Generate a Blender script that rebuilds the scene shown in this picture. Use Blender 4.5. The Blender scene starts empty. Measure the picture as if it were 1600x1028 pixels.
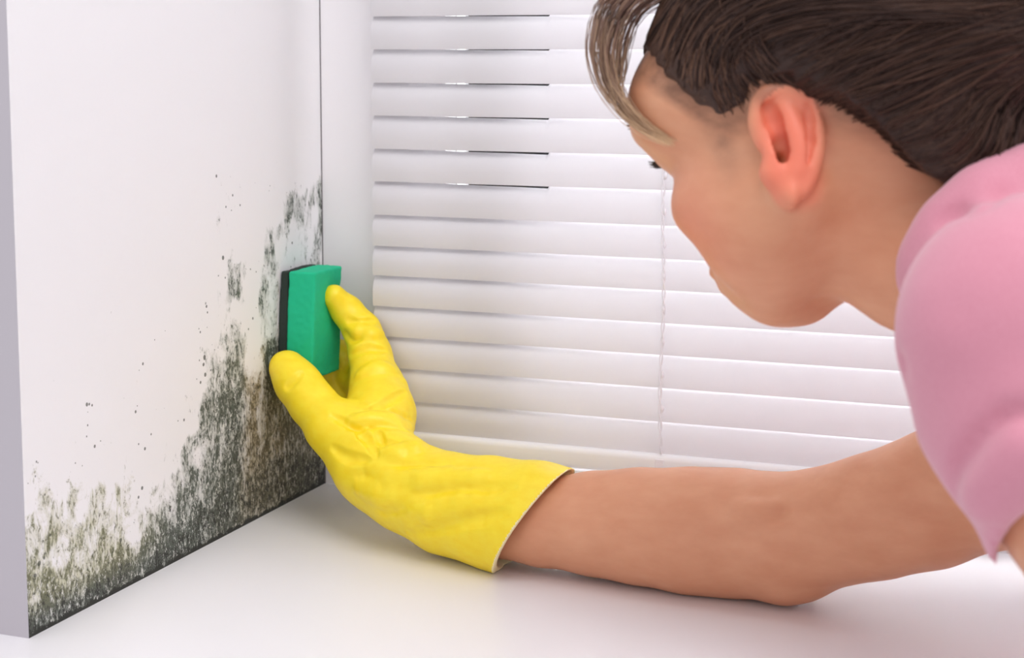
import bpy, math, random
import numpy as np
random.seed(7); RNG = np.random.default_rng(7)
SC = bpy.context.scene
COL = SC.collection
V3 = lambda *a: np.array(a, dtype=float)

# ------------------------------------------------------------------ camera
FPX = 2651.0; CX, CY = 740.0, 430.0          # focal length and optical centre, in pixels of the 1600 x 1028 frame
PITCH = math.atan(350 / FPX); YAW = math.atan(1056 / 2674.0)
CAM = V3(0.69667035, -1.38656480, 0.40)
FW = V3(-math.sin(YAW) * math.cos(PITCH), math.cos(YAW) * math.cos(PITCH), -math.sin(PITCH))
RT = V3(math.cos(YAW), math.sin(YAW), 0.0)
UP = np.cross(RT, FW)
cd = bpy.data.cameras.new('camera'); cam = bpy.data.objects.new('camera', cd); COL.objects.link(cam)
cd.sensor_width = 36.0; cd.lens = FPX / 1600.0 * 36.0
cam.location = CAM; cam.rotation_euler = (math.pi / 2 - PITCH, 0, YAW)
cd.shift_x = (800 - CX) / 1600.0; cd.shift_y = -(514 - CY) / 1600.0
cd.clip_start = 0.05
cd.dof.use_dof = True; cd.dof.focus_distance = 1.30; cd.dof.aperture_fstop = 9.5
SC.camera = cam

def ray(x, y): return FW + RT * ((x - CX) / FPX) + UP * ((CY - y) / FPX)
KD = 1.0255
def P(x, y, d): return CAM + ray(x, y) * d * KD
def onplane(x, y, ax, val):
    r = ray(x, y); return CAM + r * ((val - CAM[ax]) / r[ax])

# ------------------------------------------------------------------ light
SC.view_settings.view_transform = 'Standard'; SC.view_settings.look = 'None'
SC.view_settings.gamma = 1.0; SC.view_settings.use_curve_mapping = False
SC.view_settings.exposure = 0.27
w = bpy.data.worlds.new('daylight'); SC.world = w; w.use_nodes = True
w.node_tree.nodes['Background'].inputs[0].default_value = (0.955, 0.95, 1.0, 1)
w.node_tree.nodes['Background'].inputs[1].default_value = 0.72
def area(name, loc, tgt, size, power, col=(1, 1, 1)):
    l = bpy.data.lights.new(name, 'AREA'); l.shape = 'RECTANGLE'; l.size = size; l.size_y = size
    l.energy = power; l.color = col
    o = bpy.data.objects.new(name, l); COL.objects.link(o); o.location = loc
    d = V3(*tgt) - V3(*loc)
    from mathutils import Vector
    o.rotation_euler = Vector(d).to_track_quat('-Z', 'Y').to_euler(); return o
area('window_daylight', (.62, .75, .50), (.60, 0, .30), 1.3, 55, (.97, .98, 1))
area('added_key_softbox', (0.95, -.95, 1.72), (0.30, -0.2, 0.1), 1.1, 13, (1, 0.985, 0.985))  # added soft key above right

# ------------------------------------------------------------------ tagging
def tag(o, label=None, cat=None, kind=None, group=None):
    if label: o['label'] = label
    if cat: o['category'] = cat
    if kind: o['kind'] = kind
    if group: o['group'] = group
    return o
def empty(name, loc, label, cat):
    o = bpy.data.objects.new(name, None); COL.objects.link(o); o.location = loc; o.empty_display_size = .02
    tag(o, label, cat); return o

# ------------------------------------------------------------------ node helpers
def mat(name, col=(.8, .8, .8), rough=.5, **kw):
    m = bpy.data.materials.new(name); m.use_nodes = True
    b = m.node_tree.nodes['Principled BSDF']
    b.inputs['Base Color'].default_value = (*col, 1); b.inputs['Roughness'].default_value = rough
    for k, v in kw.items(): b.inputs[k.replace('_', ' ')].default_value = v
    return m
def N(m, t, **kw):
    n = m.node_tree.nodes.new(t)
    for k, v in kw.items(): setattr(n, k, v)
    return n
def L(m, a, b): m.node_tree.links.new(a, b)
def BS(m): return m.node_tree.nodes['Principled BSDF']
def noise(m, scale, detail=3, rough=.55, vec=None, dist=0):
    n = N(m, 'ShaderNodeTexNoise'); n.inputs['Scale'].default_value = scale; n.inputs['Detail'].default_value = detail
    n.inputs['Roughness'].default_value = rough; n.inputs['Distortion'].default_value = dist
    if vec is not None: L(m, vec, n.inputs['Vector'])
    return n.outputs['Fac']
def coord(m, scale=(1, 1, 1)):
    t = N(m, 'ShaderNodeTexCoord'); mp = N(m, 'ShaderNodeMapping'); mp.inputs['Scale'].default_value = scale
    L(m, t.outputs['Object'], mp.inputs['Vector']); return mp.outputs['Vector']
def ramp(m, fac, stops):
    r = N(m, 'ShaderNodeValToRGB'); e = r.color_ramp.elements
    while len(e) > len(stops): e.remove(e[-1])
    while len(e) < len(stops): e.new(1)
    for q, (p, c) in zip(e, stops): q.position = p; q.color = (*c, 1) if len(c) == 3 else c
    L(m, fac, r.inputs[0]); return r.outputs[0]
def mixc(m, fac, a, b, bt='MIX'):
    n = N(m, 'ShaderNodeMix', data_type='RGBA', blend_type=bt)
    for s, v in ((0, fac), (6, a), (7, b)):
        if isinstance(v, (int, float)): n.inputs[s].default_value = v
        elif isinstance(v, tuple): n.inputs[s].default_value = (*v, 1)
        else: L(m, v, n.inputs[s])
    return n.outputs[2]
def math_(m, op, a, b=0.0, clamp=False):
    n = N(m, 'ShaderNodeMath', operation=op); n.use_clamp = clamp
    for i, v in enumerate((a, b)):
        if isinstance(v, (int, float)): n.inputs[i].default_value = v
        else: L(m, v, n.inputs[i])
    return n.outputs[0]
def bump(m, h, strength=.3, dist=.001, node=None):
    b = N(m, 'ShaderNodeBump'); b.inputs['Strength'].default_value = strength; b.inputs['Distance'].default_value = dist
    L(m, h, b.inputs['Height']); L(m, b.outputs[0], (node or BS(m)).inputs['Normal'])
def attr(m, name):
    a = N(m, 'ShaderNodeAttribute', attribute_name=name); return a

# ------------------------------------------------------------------ materials
def srgb(r, g, b):
    f = lambda c: (c / 255 / 12.92) if c <= 10 else ((c / 255 + .055) / 1.055) ** 2.4
    return (f(r), f(g), f(b))
M = {}
M['paint'] = mat('white_paint', (.86, .85, .865), .55)
bump(M['paint'], noise(M['paint'], 220, 3), .05, .0005)
M['sill'] = mat('white_sill', (.86, .845, .86), .38)
bump(M['sill'], noise(M['sill'], 60, 2), .03, .0005)
M['edge'] = mat('shaded_edge_paint', (.52, .485, .52), .5)  # white wall's near end face, its shade put into the colour
M['trim'] = mat('painted_trim', (.88, .855, .875), .5)
M['dark'] = mat('dark_gasket', (.01, .01, .012), .6)
M['joint'] = mat('grey_sealant', (.17, .15, .16), .6)
M['glass'] = mat('window_glass', (1, 1, 1), .02, Transmission_Weight=1.0, IOR=1.45)
# blind slats: lacquered, a little daylight comes through
m = mat('blind_slat', (.80, .785, .80), .35); M['slat'] = m
tr = N(m, 'ShaderNodeBsdfTranslucent'); tr.inputs[0].default_value = (.85, .83, .86, 1)
mx = N(m, 'ShaderNodeMixShader'); mx.inputs[0].default_value = .27
L(m, BS(m).outputs[0], mx.inputs[1]); L(m, tr.outputs[0], mx.inputs[2])
L(m, mx.outputs[0], m.node_tree.nodes['Material Output'].inputs[0])
M['rail'] = mat('blind_rail', (.86, .85, .87), .3)
M['cord'] = mat('white_cord', (.85, .82, .85), .7)

# mould on the wall paint
m = mat('mouldy_paint', (.86, .85, .865), .6); M['mould'] = m
den = attr(m, 'mouldiness').outputs['Fac']; brn = attr(m, 'brown').outputs['Fac']
vst = coord(m, (1, 1.35, .72)); viso = coord(m)
def level(fac, lo, hi):
    n = N(m, 'ShaderNodeMapRange'); n.inputs[1].default_value = lo; n.inputs[2].default_value = hi; n.clamp = True
    L(m, fac, n.inputs[0]); return n.outputs[0]
n1 = noise(m, 42, 8, .72, vst, .5)      # patches
n2 = noise(m, 210, 6, .75, vst, .5)      # drips and speckle
n3 = noise(m, 900, 3, .6, viso)          # grain
n4 = noise(m, 24, 4, .6, viso)
base = (.86, .85, .865)
washf = math_(m, 'ADD', math_(m, 'MULTIPLY', den, 1.35), math_(m, 'MULTIPLY', math_(m, 'SUBTRACT', n1, .5), 2.2))
olv = attr(m, 'olive').outputs['Fac']
washc = mixc(m, olv, mixc(m, brn, srgb(158, 164, 156), srgb(172, 158, 126)), srgb(184, 184, 146))
c = mixc(m, math_(m, 'MULTIPLY', level(washf, .52, .95), .8), base, washc)
drf = math_(m, 'ADD', math_(m, 'ADD', math_(m, 'MULTIPLY', den, 1.12), math_(m, 'MULTIPLY', math_(m, 'SUBTRACT', n2, .5), 2.1)), math_(m, 'MULTIPLY', math_(m, 'SUBTRACT', n1, .5), 2.2))
darkc = mixc(m, olv, mixc(m, brn, srgb(76, 84, 76), srgb(106, 95, 68)), srgb(106, 108, 80))
c = mixc(m, math_(m, 'MULTIPLY', level(drf, .62, .88), .95), c, darkc)
# pale flecks where paint has flaked through the growth
n5 = noise(m, 480, 3, .65, vst, .3); n6 = noise(m, 120, 4, .7, vst, .6)
fl = math_(m, 'ADD', math_(m, 'MULTIPLY', math_(m, 'SUBTRACT', n5, .5), 1.6), math_(m, 'MULTIPLY', math_(m, 'SUBTRACT', n6, .5), 1.4))
flc = mixc(m, brn, srgb(222, 224, 220), srgb(196, 182, 152))
c = mixc(m, math_(m, 'MULTIPLY', math_(m, 'MULTIPLY', level(fl, .11, .24), level(washf, .5, .9)), .85), c, flc)
blf = math_(m, 'ADD', math_(m, 'ADD', den, math_(m, 'MULTIPLY', math_(m, 'SUBTRACT', n3, .5), 1.3)), math_(m, 'MULTIPLY', math_(m, 'SUBTRACT', n2, .5), 2.2))
c = mixc(m, level(blf, .86, 1.06), c, srgb(36, 38, 34))
# isolated spores
vo = N(m, 'ShaderNodeTexVoronoi'); vo.inputs['Scale'].default_value = 120
L(m, coord(m), vo.inputs['Vector'])
sp = math_(m, 'LESS_THAN', vo.outputs['Distance'], math_(m, 'MULTIPLY', math_(m, 'SUBTRACT', noise(m, 31, 2, .5, viso), .50), 1.2))
c = mixc(m, math_(m, 'MULTIPLY', math_(m, 'MULTIPLY', sp, level(den, .03, .07)), .8), c, srgb(60, 64, 58))
L(m, c, BS(m).inputs['Base Color'])
bump(m, n2, .12, .0006)

# skin
def skin_mat(name, dark=1.0):
    m = mat(name, (.6, .3, .2), .46, Subsurface_Weight=.12, Subsurface_Scale=.005)
    BS(m).inputs['Subsurface Radius'].default_value = (1, .35, .2)
    BS(m).inputs['Specular IOR Level'].default_value = .35
    red = attr(m, 'red').outputs['Fac']; sh = attr(m, 'stubble').outputs['Fac']
    c1 = ramp(m, noise(m, 26, 4, .55), [(.3, srgb(212, 148, 113)), (.7, srgb(222, 162, 127))])
    c2 = mixc(m, red, c1, srgb(236, 122, 98))
    c3 = mixc(m, math_(m, 'MULTIPLY', sh, math_(m, 'ADD', noise(m, 60, 3, .6), .25), True), c2, srgb(92, 62, 48))
    L(m, c3, BS(m).inputs['Base Color'])
    bump(m, noise(m, 900, 3), .1, .0004)
    return m
M['skin'] = skin_mat('skin')
M['hair'] = mat('brown_hair', (.04, .02, .014), .5)
BS(M['hair']).inputs['Specular IOR Level'].default_value = .3
m = M['hair']; BS(m).inputs['Anisotropic'].default_value = .4
L(m, mixc(m, attr(m, 'tone').outputs['Fac'], srgb(48, 30, 25), srgb(160, 118, 94)), BS(m).inputs['Base Color'])
M['bang'] = mat('light_brown_hair', (.3, .2, .13), .5)
m = M['bang']
L(m, mixc(m, attr(m, 'tone').outputs['Fac'], srgb(118, 86, 76), srgb(222, 186, 146)), BS(m).inputs['Base Color'])
M['shirt'] = mat('pink_cotton', (.8, .4, .5), .85, Sheen_Weight=.35)
m = M['shirt']
L(m, ramp(m, noise(m, 500, 2), [(.3, srgb(208, 134, 152)), (.7, srgb(216, 146, 164))]), BS(m).inputs['Base Color'])
bump(m, noise(m, 900, 2), .15, .0005)
M['glove'] = mat('yellow_rubber', srgb(253, 222, 30), .42, Subsurface_Weight=.08, Subsurface_Scale=.006)
m = M['glove']; BS(m).inputs['Subsurface Radius'].default_value = (1, .8, .1)
L(m, ramp(m, noise(m, 30, 3), [(.3, srgb(250, 218, 22)), (.7, srgb(254, 228, 46))]), BS(m).inputs['Base Color'])
bump(m, noise(m, 120, 3), .08, .001)
M['lining'] = mat('pale_glove_lining', srgb(252, 240, 190), .8)
M['foam'] = mat('green_foam', srgb(20, 195, 145), .8, Subsurface_Weight=.15, Subsurface_Scale=.006)
m = M['foam']; fv = noise(m, 700, 3, .7)
L(m, ramp(m, fv, [(.35, srgb(8, 172, 126)), (.6, srgb(26, 205, 152))]), BS(m).inputs['Base Color']); bump(m, fv, .35, .001)
M['scour'] = mat('black_scouring_fibre', srgb(34, 48, 42), .9)
m = M['scour']; fv = noise(m, 900, 3, .7)
L(m, ramp(m, fv, [(.35, srgb(18, 28, 26)), (.7, srgb(66, 82, 72))]), BS(m).inputs['Base Color']); bump(m, fv, .6, .0015)
M['eye'] = mat('eye_white', (.8, .76, .72), .15)
M['lash'] = mat('dark_lashes', (.02, .015, .012), .6)

# ------------------------------------------------------------------ mesh helpers
def mesh_obj(name, verts, faces, mats, parent=None, smooth=True, attrs=None, fmat=None, loose=False):
    me = bpy.data.meshes.new(name)
    verts = np.asarray(verts, dtype=np.float32); faces = np.asarray(faces, dtype=np.int32)
    if parent is not None:
        verts = verts - np.array(parent.location, dtype=np.float32)
    me.vertices.add(len(verts)); me.vertices.foreach_set('co', verts.ravel())
    k = faces.shape[1]
    me.loops.add(faces.size); me.loops.foreach_set('vertex_index', faces.ravel())
    me.polygons.add(len(faces)); me.polygons.foreach_set('loop_start', np.arange(0, faces.size, k, dtype=np.int32))
    try: me.polygons.foreach_set('loop_total', np.full(len(faces), k, dtype=np.int32))
    except Exception: pass
    me.polygons.foreach_set('use_smooth', np.full(len(faces), smooth))
    for mm in (mats if isinstance(mats, (list, tuple)) else [mats]): me.materials.append(mm)
    if fmat is not None: me.polygons.foreach_set('material_index', np.asarray(fmat, dtype=np.int32))
    for k2, v in (attrs or {}).items():
        a = me.attributes.new(k2, 'FLOAT', 'POINT'); a.data.foreach_set('value', np.asarray(v, dtype=np.float32))
    me.update(calc_edges=True); me.validate()
    o = bpy.data.objects.new(name, me); COL.objects.link(o)
    if parent is not None: o.parent = parent
    return o
def box_data(lo, hi):
    x0, y0, z0 = lo; x1, y1, z1 = hi
    v = [(x0, y0, z0), (x1, y0, z0), (x1, y1, z0), (x0, y1, z0), (x0, y0, z1), (x1, y0, z1), (x1, y1, z1), (x0, y1, z1)]
    f = [(0, 3, 2, 1), (4, 5, 6, 7), (0, 1, 5, 4), (1, 2, 6, 5), (2, 3, 7, 6), (3, 0, 4, 7)]
    return v, f
def boxes(name, bl, mats, parent=None, bev=0.0, smooth=False):
    vs, fs = [], []
    for lo, hi in bl:
        v, f = box_data(lo, hi); n = len(vs); vs += v; fs += [tuple(i + n for i in q) for q in f]
    o = mesh_obj(name, vs, fs, mats, parent, smooth)
    if bev:
        b = o.modifiers.new('bevel', 'BEVEL'); b.width = bev; b.segments = 3
    return o
def tubes(paths, radii, k=5):
    """paths (n, m, 3), radii (n, m): closed tube sections"""
    n, m_, _ = paths.shape
    t = np.gradient(paths, axis=1); t /= np.linalg.norm(t, axis=2, keepdims=True) + 1e-9
    ref = np.where(np.abs(t[..., 2:3]) > .9, np.array([1., 0, 0]), np.array([0, 0, 1.]))
    a = np.cross(t, ref); a /= np.linalg.norm(a, axis=2, keepdims=True) + 1e-9
    b = np.cross(t, a)
    ang = np.arange(k) * 2 * math.pi / k
    v = paths[:, :, None, :] + radii[:, :, None, None] * (a[:, :, None, :] * np.cos(ang)[None, None, :, None] + b[:, :, None, :] * np.sin(ang)[None, None, :, None])
    idx = np.arange(n * m_ * k).reshape(n, m_, k)
    i0 = idx[:, :-1, :]; i1 = idx[:, 1:, :]
    f = np.stack([i0, np.roll(i0, -1, 2), np.roll(i1, -1, 2), i1], -1).reshape(-1, 4)
    return v.reshape(-1, 3), f
def spline(pts, n):
    """Catmull-Rom through pts (k, d) -> n samples"""
    p = np.asarray(pts, float); p = np.vstack([2 * p[0] - p[1], p, 2 * p[-1] - p[-2]])
    t = np.linspace(0, len(p) - 3 - 1e-6, n); i = t.astype(int); u = (t - i)[:, None]
    a, b, c, d = p[i], p[i + 1], p[i + 2], p[i + 3]
    return .5 * ((2 * b) + (-a + c) * u + (2 * a - 5 * b + 4 * c - d) * u ** 2 + (-a + 3 * b - 3 * c + d) * u ** 3)

def rot(ax, a):
    ax = np.asarray(ax, float) / np.linalg.norm(ax); K = np.array([[0, -ax[2], ax[1]], [ax[2], 0, -ax[0]], [-ax[1], ax[0], 0]])
    return np.eye(3) + math.sin(a) * K + (1 - math.cos(a)) * K @ K

# value noise on a lattice
_LAT = RNG.random((32, 32, 32)).astype(np.float32) * 2 - 1
def vnoise(p, s):
    q = p * s; i = np.floor(q).astype(int); f = (q - i); f = f * f * (3 - 2 * f)
    o = 0
    for dx in (0, 1):
        for dy in (0, 1):
            for dz in (0, 1):
                wgt = (f[..., 0] if dx else 1 - f[..., 0]) * (f[..., 1] if dy else 1 - f[..., 1]) * (f[..., 2] if dz else 1 - f[..., 2])
                o = o + wgt * _LAT[(i[..., 0] + dx) & 31, (i[..., 1] + dy) & 31, (i[..., 2] + dz) & 31]
    return o

# ------------------------------------------------------------------ sculpting field
class Field:
    def __init__(s, lo, hi, h):
        s.lo = np.array(lo, float); s.h = h
        s.n = np.ceil((np.array(hi) - s.lo) / h).astype(int) + 1
        s.D = np.full(s.n, .05, dtype=np.float32)
        s.ax = [s.lo[i] + np.arange(s.n[i]) * h for i in range(3)]
    def win(s, lo, hi, mg):
        a = np.clip(np.floor((np.array(lo) - mg - s.lo) / s.h).astype(int), 0, s.n)
        b = np.clip(np.ceil((np.array(hi) + mg - s.lo) / s.h).astype(int) + 1, 0, s.n)
        if np.any(b <= a): return None, None
        sl = tuple(slice(a[i], b[i]) for i in range(3))
        g = np.stack(np.meshgrid(*[s.ax[i][sl[i]] for i in range(3)], indexing='ij'), -1).astype(np.float32)
        return sl, g
    def blend(s, sl, d, k, op):
        A = s.D[sl]
        if op == 'u':
            if k <= 0: s.D[sl] = np.minimum(A, d)
            else:
                hh = np.clip(.5 + .5 * (A - d) / k, 0, 1); s.D[sl] = A * (1 - hh) + d * hh - k * hh * (1 - hh)
        else:
            if k <= 0: s.D[sl] = np.maximum(A, -d)
            else:
                hh = np.clip(.5 - .5 * (A + d) / k, 0, 1); s.D[sl] = A * (1 - hh) - d * hh + k * hh * (1 - hh)
    def cone(s, a, b, ra, rb, k=.01, op='u'):
        a = np.asarray(a, float); b = np.asarray(b, float); R = max(ra, rb)
        sl, g = s.win(np.minimum(a, b) - R, np.maximum(a, b) + R, k + 3 * s.h + .012)
        if sl is None: return
        ba = (b - a).astype(np.float32); pa = g - a.astype(np.float32)
        t = np.clip((pa @ ba) / max(float(ba @ ba), 1e-12), 0, 1)
        d = np.linalg.norm(pa - t[..., None] * ba, axis=-1) - (ra + (rb - ra) * t)
        s.blend(sl, d, k, op)
    def chain(s, pts, k=.01, op='u'):
        for (a, ra), (b, rb) in zip(pts[:-1], pts[1:]): s.cone(a, b, ra, rb, k, op)
    def ell(s, c, r, k=.01, ax=None, op='u'):
        c = np.asarray(c, float); r = np.asarray(r, float); R = r.max()
        sl, g = s.win(c - R, c + R, k + 3 * s.h + .008)
        if sl is None: return
        p = g - c.astype(np.float32)
        if ax is not None: p = p @ np.array(ax, dtype=np.float32).T
        k0 = np.linalg.norm(p / r, axis=-1); k1 = np.linalg.norm(p / (r * r), axis=-1) + 1e-6
        s.blend(sl, k0 * (k0 - 1) / k1, k, op)
    def cut(s, pt, n, k=.0):            # removes the side n points to
        n = np.asarray(n, float) / np.linalg.norm(n)
        g = [s.ax[i] - pt[i] for i in range(3)]
        d = (g[0][:, None, None] * n[0] + g[1][None, :, None] * n[1] + g[2][None, None, :] * n[2]).astype(np.float32)
        s.blend((slice(None),) * 3, -d, k, 's')
    def at(s, p):
        q = (np.asarray(p) - s.lo) / s.h; i = np.floor(q).astype(int)
        ok = np.all((i >= 0) & (i < s.n - 1), axis=-1); i = np.clip(i, 0, s.n - 2); f = q - i; f = np.clip(f, 0, 1)
        o = 0
        for dx in (0, 1):
            for dy in (0, 1):
                for dz in (0, 1):
                    wgt = (f[..., 0] if dx else 1 - f[..., 0]) * (f[..., 1] if dy else 1 - f[..., 1]) * (f[..., 2] if dz else 1 - f[..., 2])
                    o = o + wgt * s.D[i[..., 0] + dx, i[..., 1] + dy, i[..., 2] + dz]
        return np.where(ok, o, .05)
    def hit(s, x, y, d0=.5, d1=1.8):
        t = np.arange(d0, d1, .001); pts = CAM + ray(x, y)[None] * t[:, None]
        v = s.at(pts); j = np.argmax(v < 0)
        return pts[j] if v[j] < 0 else None
    def stroke(s, px, r, depth, k=.004, op='s'):
        """a soft crease (op s) or fold (op u) that follows the surface; px = points seen on it"""
        q = spline(px, max(6, len(px) * 4)); pts = [s.hit(*t) for t in q]; pts = [p for p in pts if p is not None]
        if len(pts) < 2: return
        pts = np.array(pts); nrm = s.normal(pts)
        n = len(pts); rr = r * np.sin(np.linspace(.25, math.pi - .25, n)) ** .6
        off = (r - depth) if op == 's' else -(r - depth)
        c = pts + nrm * (rr * off / r)[:, None]
        s.chain([(c[i], rr[i]) for i in range(n)], k, op)
    def normal(s, p, e=.0015):
        g = np.stack([s.at(p + np.eye(3)[i] * e) - s.at(p - np.eye(3)[i] * e) for i in range(3)], -1)
        return g / (np.linalg.norm(g, axis=-1, keepdims=True) + 1e-9)
    def mesh(s):
        D = s.D; ins = D < 0
        # corner stack
        c = [ins[a:a + D.shape[0] - 1 or None, b:b + D.shape[1] - 1 or None, e:e + D.shape[2] - 1 or None] for a in (0, 1) for b in (0, 1) for e in (0, 1)]
        cnt = sum(x.astype(np.uint8) for x in c); act = (cnt > 0) & (cnt < 8)
        idx = np.argwhere(act); vid = np.full(act.shape, -1, dtype=np.int64); vid[act] = np.arange(len(idx))
        offs = np.array([(a, b, e) for a in (0, 1) for b in (0, 1) for e in (0, 1)])
        val = np.stack([D[idx[:, 0] + o[0], idx[:, 1] + o[1], idx[:, 2] + o[2]] for o in offs], 1).astype(float)
        acc = np.zeros((len(idx), 3)); num = np.zeros(len(idx))
        for i in range(8):
            for j in range(i + 1, 8):
                if abs(offs[i] - offs[j]).sum() == 1:
                    cr = (val[:, i] < 0) != (val[:, j] < 0)
                    t = np.where(cr, val[:, i] / (val[:, i] - val[:, j] + 1e-12), 0)
                    acc += cr[:, None] * (offs[i] + (offs[j] - offs[i]) * t[:, None]); num += cr
        v = s.lo + (idx + acc / num[:, None]) * s.h
        fs = []
        for axis in range(3):
            u, w_ = (axis + 1) % 3, (axis + 2) % 3
            sl0 = [slice(None)] * 3; sl1 = [slice(None)] * 3
            sl0[axis] = slice(0, -1); sl1[axis] = slice(1, None)
            for q in (u, w_): sl0[q] = slice(1, -1); sl1[q] = slice(1, -1)
            a = ins[tuple(sl0)]; b = ins[tuple(sl1)]
            e = np.argwhere(a != b); flip = a[a != b]
            off = np.zeros(3, int); off[u] = 1; off[w_] = 1; e = e + off
            def cell(du, dw):
                z = e.copy(); z[:, u] -= du; z[:, w_] -= dw; return vid[z[:, 0], z[:, 1], z[:, 2]]
            q = np.stack([cell(1, 1), cell(0, 1), cell(0, 0), cell(1, 0)], 1)
            q[~flip] = q[~flip][:, ::-1]; fs.append(q)
        f = np.concatenate(fs); f = f[(f >= 0).all(1)]
        # relax a little
        return v, f

def merge(parts):
    vs, fs, n = [], [], 0
    for v, f in parts: vs.append(v); fs.append(f + n); n += len(v)
    return np.concatenate(vs), np.concatenate(fs)

# ================================================================== THE SETTING
ND = -.4542                              # near edge of the side wall
WH = .95
# side wall: mouldy face as a fine grid
ny, nz = 420, 420
ys = np.linspace(0, 1, ny); zs = WH * np.linspace(0, 1, nz) ** 1.6
Yg, Zg = np.meshgrid(ys, zs, indexing='ij')
near = ND + (-.4220 - ND) * 0 - .012 * (Zg / .43) * 0
Yw = near * (1 - Yg)
S = """505 290 .5 0|505 330 .6 0|505 362 .55 0|507 395 .42 0|490 315 .5 0|488 350 .35 0|470 300 .22 0|468 322 .5 0|455 350 .32 0|470 385 .3 0|445 400 .28 0|432 340 .12 0|425 372 .42 0|405 395 .1 0
408 370 0 0|395 430 .1 0|372 400 .22 0|370 430 .5 0|368 448 .55 0|350 440 .2 0|385 450 .2 0|370 480 .14 0|338 465 .26 0|418 420 .42 0|420 460 .38 0|415 500 .34 0|350 500 .3 0|362 520 .4 0|372 545 .6 0|345 545 .4 0|370 580 .66 0|345 585 .58 0
368 625 .72 0|345 625 .68 0|368 660 .74 0|365 700 .74 .1|360 745 .76 .1|350 790 .86 .1|330 600 .42 0|325 640 .66 0|322 680 .62 0|325 720 .62 0|318 760 .64 0|315 810 .86 0|398 540 .1 .5|392 560 .22 .8|398 600 .5 1|405 560 .3 .8|400 640 .6 1
398 680 .66 1|396 720 .7 .9|395 760 .82 .6|420 560 .8 .2|425 600 .82 .6|430 640 .75 .9|432 690 .7 1|430 735 .84 .6|455 640 .72 .8|460 690 .68 .6|462 725 .85 .4|485 690 .7 .5|490 740 .9 .3|500 755 1 .2|480 640 .6 .8|505 700 .7 .5|505 600 .5 .8|480 600 .6 .8|460 560 .6 .8|505 500 .35 .5|480 500 .4 .3|450 480 .4 .2
300 640 .2 0|298 665 .2 0|300 700 .5 0|288 715 .55 0|300 740 .6 0|295 780 .6 0|290 820 .72 0|285 850 .92 0|275 690 .12 0|270 720 .2 0|268 760 .36 .1|262 800 .62 0|260 840 .76 0|250 880 .95 0|255 660 .14 0|240 650 .12 0|245 700 .1 0|240 740 .12 0|238 780 .3 .2|235 820 .55 0|230 860 .7 0
205 770 .3 .4|190 740 .16 .4|190 780 .4 .4|185 820 .5 .4|190 860 .6 .3|190 900 .84 .1|215 760 .1 .2|210 840 .36 .3|150 690 .15 .3|128 710 .22 .3|110 730 .15 .3|150 740 .1 .3|152 780 .45 .4|150 815 .52 .5|150 860 .52 .4|150 890 .6 .2|150 925 .9 0|125 790 .3 .3
100 760 .2 .3|100 795 .42 .4|100 830 .52 .5|100 870 .5 .4|100 910 .62 .2|100 950 .86 0|80 740 .12 .2|62 690 .12 .2|60 745 .3 .2|60 780 .35 .3|60 810 .45 .4|75 850 .5 .4|60 880 .58 .3|60 920 .62 .1|60 960 .8 0|48 985 1 0|45 860 .3 .2|44 780 .16 .1|44 720 .14 0|44 660 .06 0
506 300 .72 0|506 318 .78 0|506 340 .75 0|503 358 .7 0|500 372 .5 0|470 312 .62 0|465 330 .55 0|450 345 .66 0|437 364 .6 0|418 372 .4 0|421 386 .6 0|362 440 .72 0|370 452 .7 0|371 425 .45 0|418 445 .5 0|416 470 .5 0|490 330 .22 0|485 370 .25 0|460 370 .22 0|440 385 .2 0|400 410 .04 0|395 450 .04 0|390 490 .05 0|420 320 0 0|450 280 0 0|480 270 .06 0|505 262 .1 0|500 220 0 0|400 340 0 0|380 370 0 0|340 420 0 0|310 470 .02 0|300 520 .05 0|330 520 .12 0|300 570 .12 0|310 600 .14 0|270 580 .07 0|240 540 .07 0|200 550 .05 0|200 600 .03 0|160 600 .02 0|150 640 .06 0|200 650 .09 0|210 700 .07 0|180 700 .09 0|220 620 .06 0|270 630 .1 0
100 650 .03 0|60 620 .03 0|60 560 0 0|100 560 0 0|150 500 0 0|250 450 0 0|100 300 0 0|300 300 0 0|450 150 0 0|50 100 0 0|300 50 0 0|200 200 0 0|50 300 0 0|480 100 0 0|400 250 0 0|505 100 0 0"""
SP = np.array([[float(t) for t in q.split()] for q in S.replace('\n', '|').split('|')])
SW = np.array([onplane(a, b, 0, 0.0) for a, b in SP[:, :2]])
dd = ((Yw[..., None] - SW[:, 1]) ** 2 + (Zg[..., None] - SW[:, 2]) ** 2)
wgt = 1 / (dd + 2e-5) ** 2.1
dens = (wgt * SP[:, 2]).sum(-1) / wgt.sum(-1); brown = (wgt * SP[:, 3]).sum(-1) / wgt.sum(-1)
dens = dens ** .88 * 1.04
ln_ = .0022 + .0030 * (np.sin(Yw * 310) * np.sin(Yw * 97 + 1) * .5 + .5)
dens = np.where(Zg < ln_, np.maximum(dens, 1.0 + (ln_ - Zg) * 150), dens)
dens = dens * np.where(Yw < -.19, np.clip((.215 - Zg) / .03, 0, 1), 1) * np.clip((.31 - Zg) / .02, 0, 1)
v = np.stack([np.zeros_like(Yw), Yw, Zg], -1).reshape(-1, 3)
ii = np.arange(ny * nz).reshape(ny, nz)
f = np.stack([ii[:-1, :-1], ii[:-1, 1:], ii[1:, 1:], ii[1:, :-1]], -1).reshape(-1, 4)
nv = len(v)
bv, bf = box_data((-.9, ND, -.25), (0, .10, WH))
bf = [q for i, q in enumerate(bf) if i != 3]
bv2 = [(0, ND, -.25), (0, .1, -.25), (0, .1, 0), (0, ND, 0), (0, 0, 0), (0, .1, 0), (0, .1, WH), (0, 0, WH)]
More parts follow.
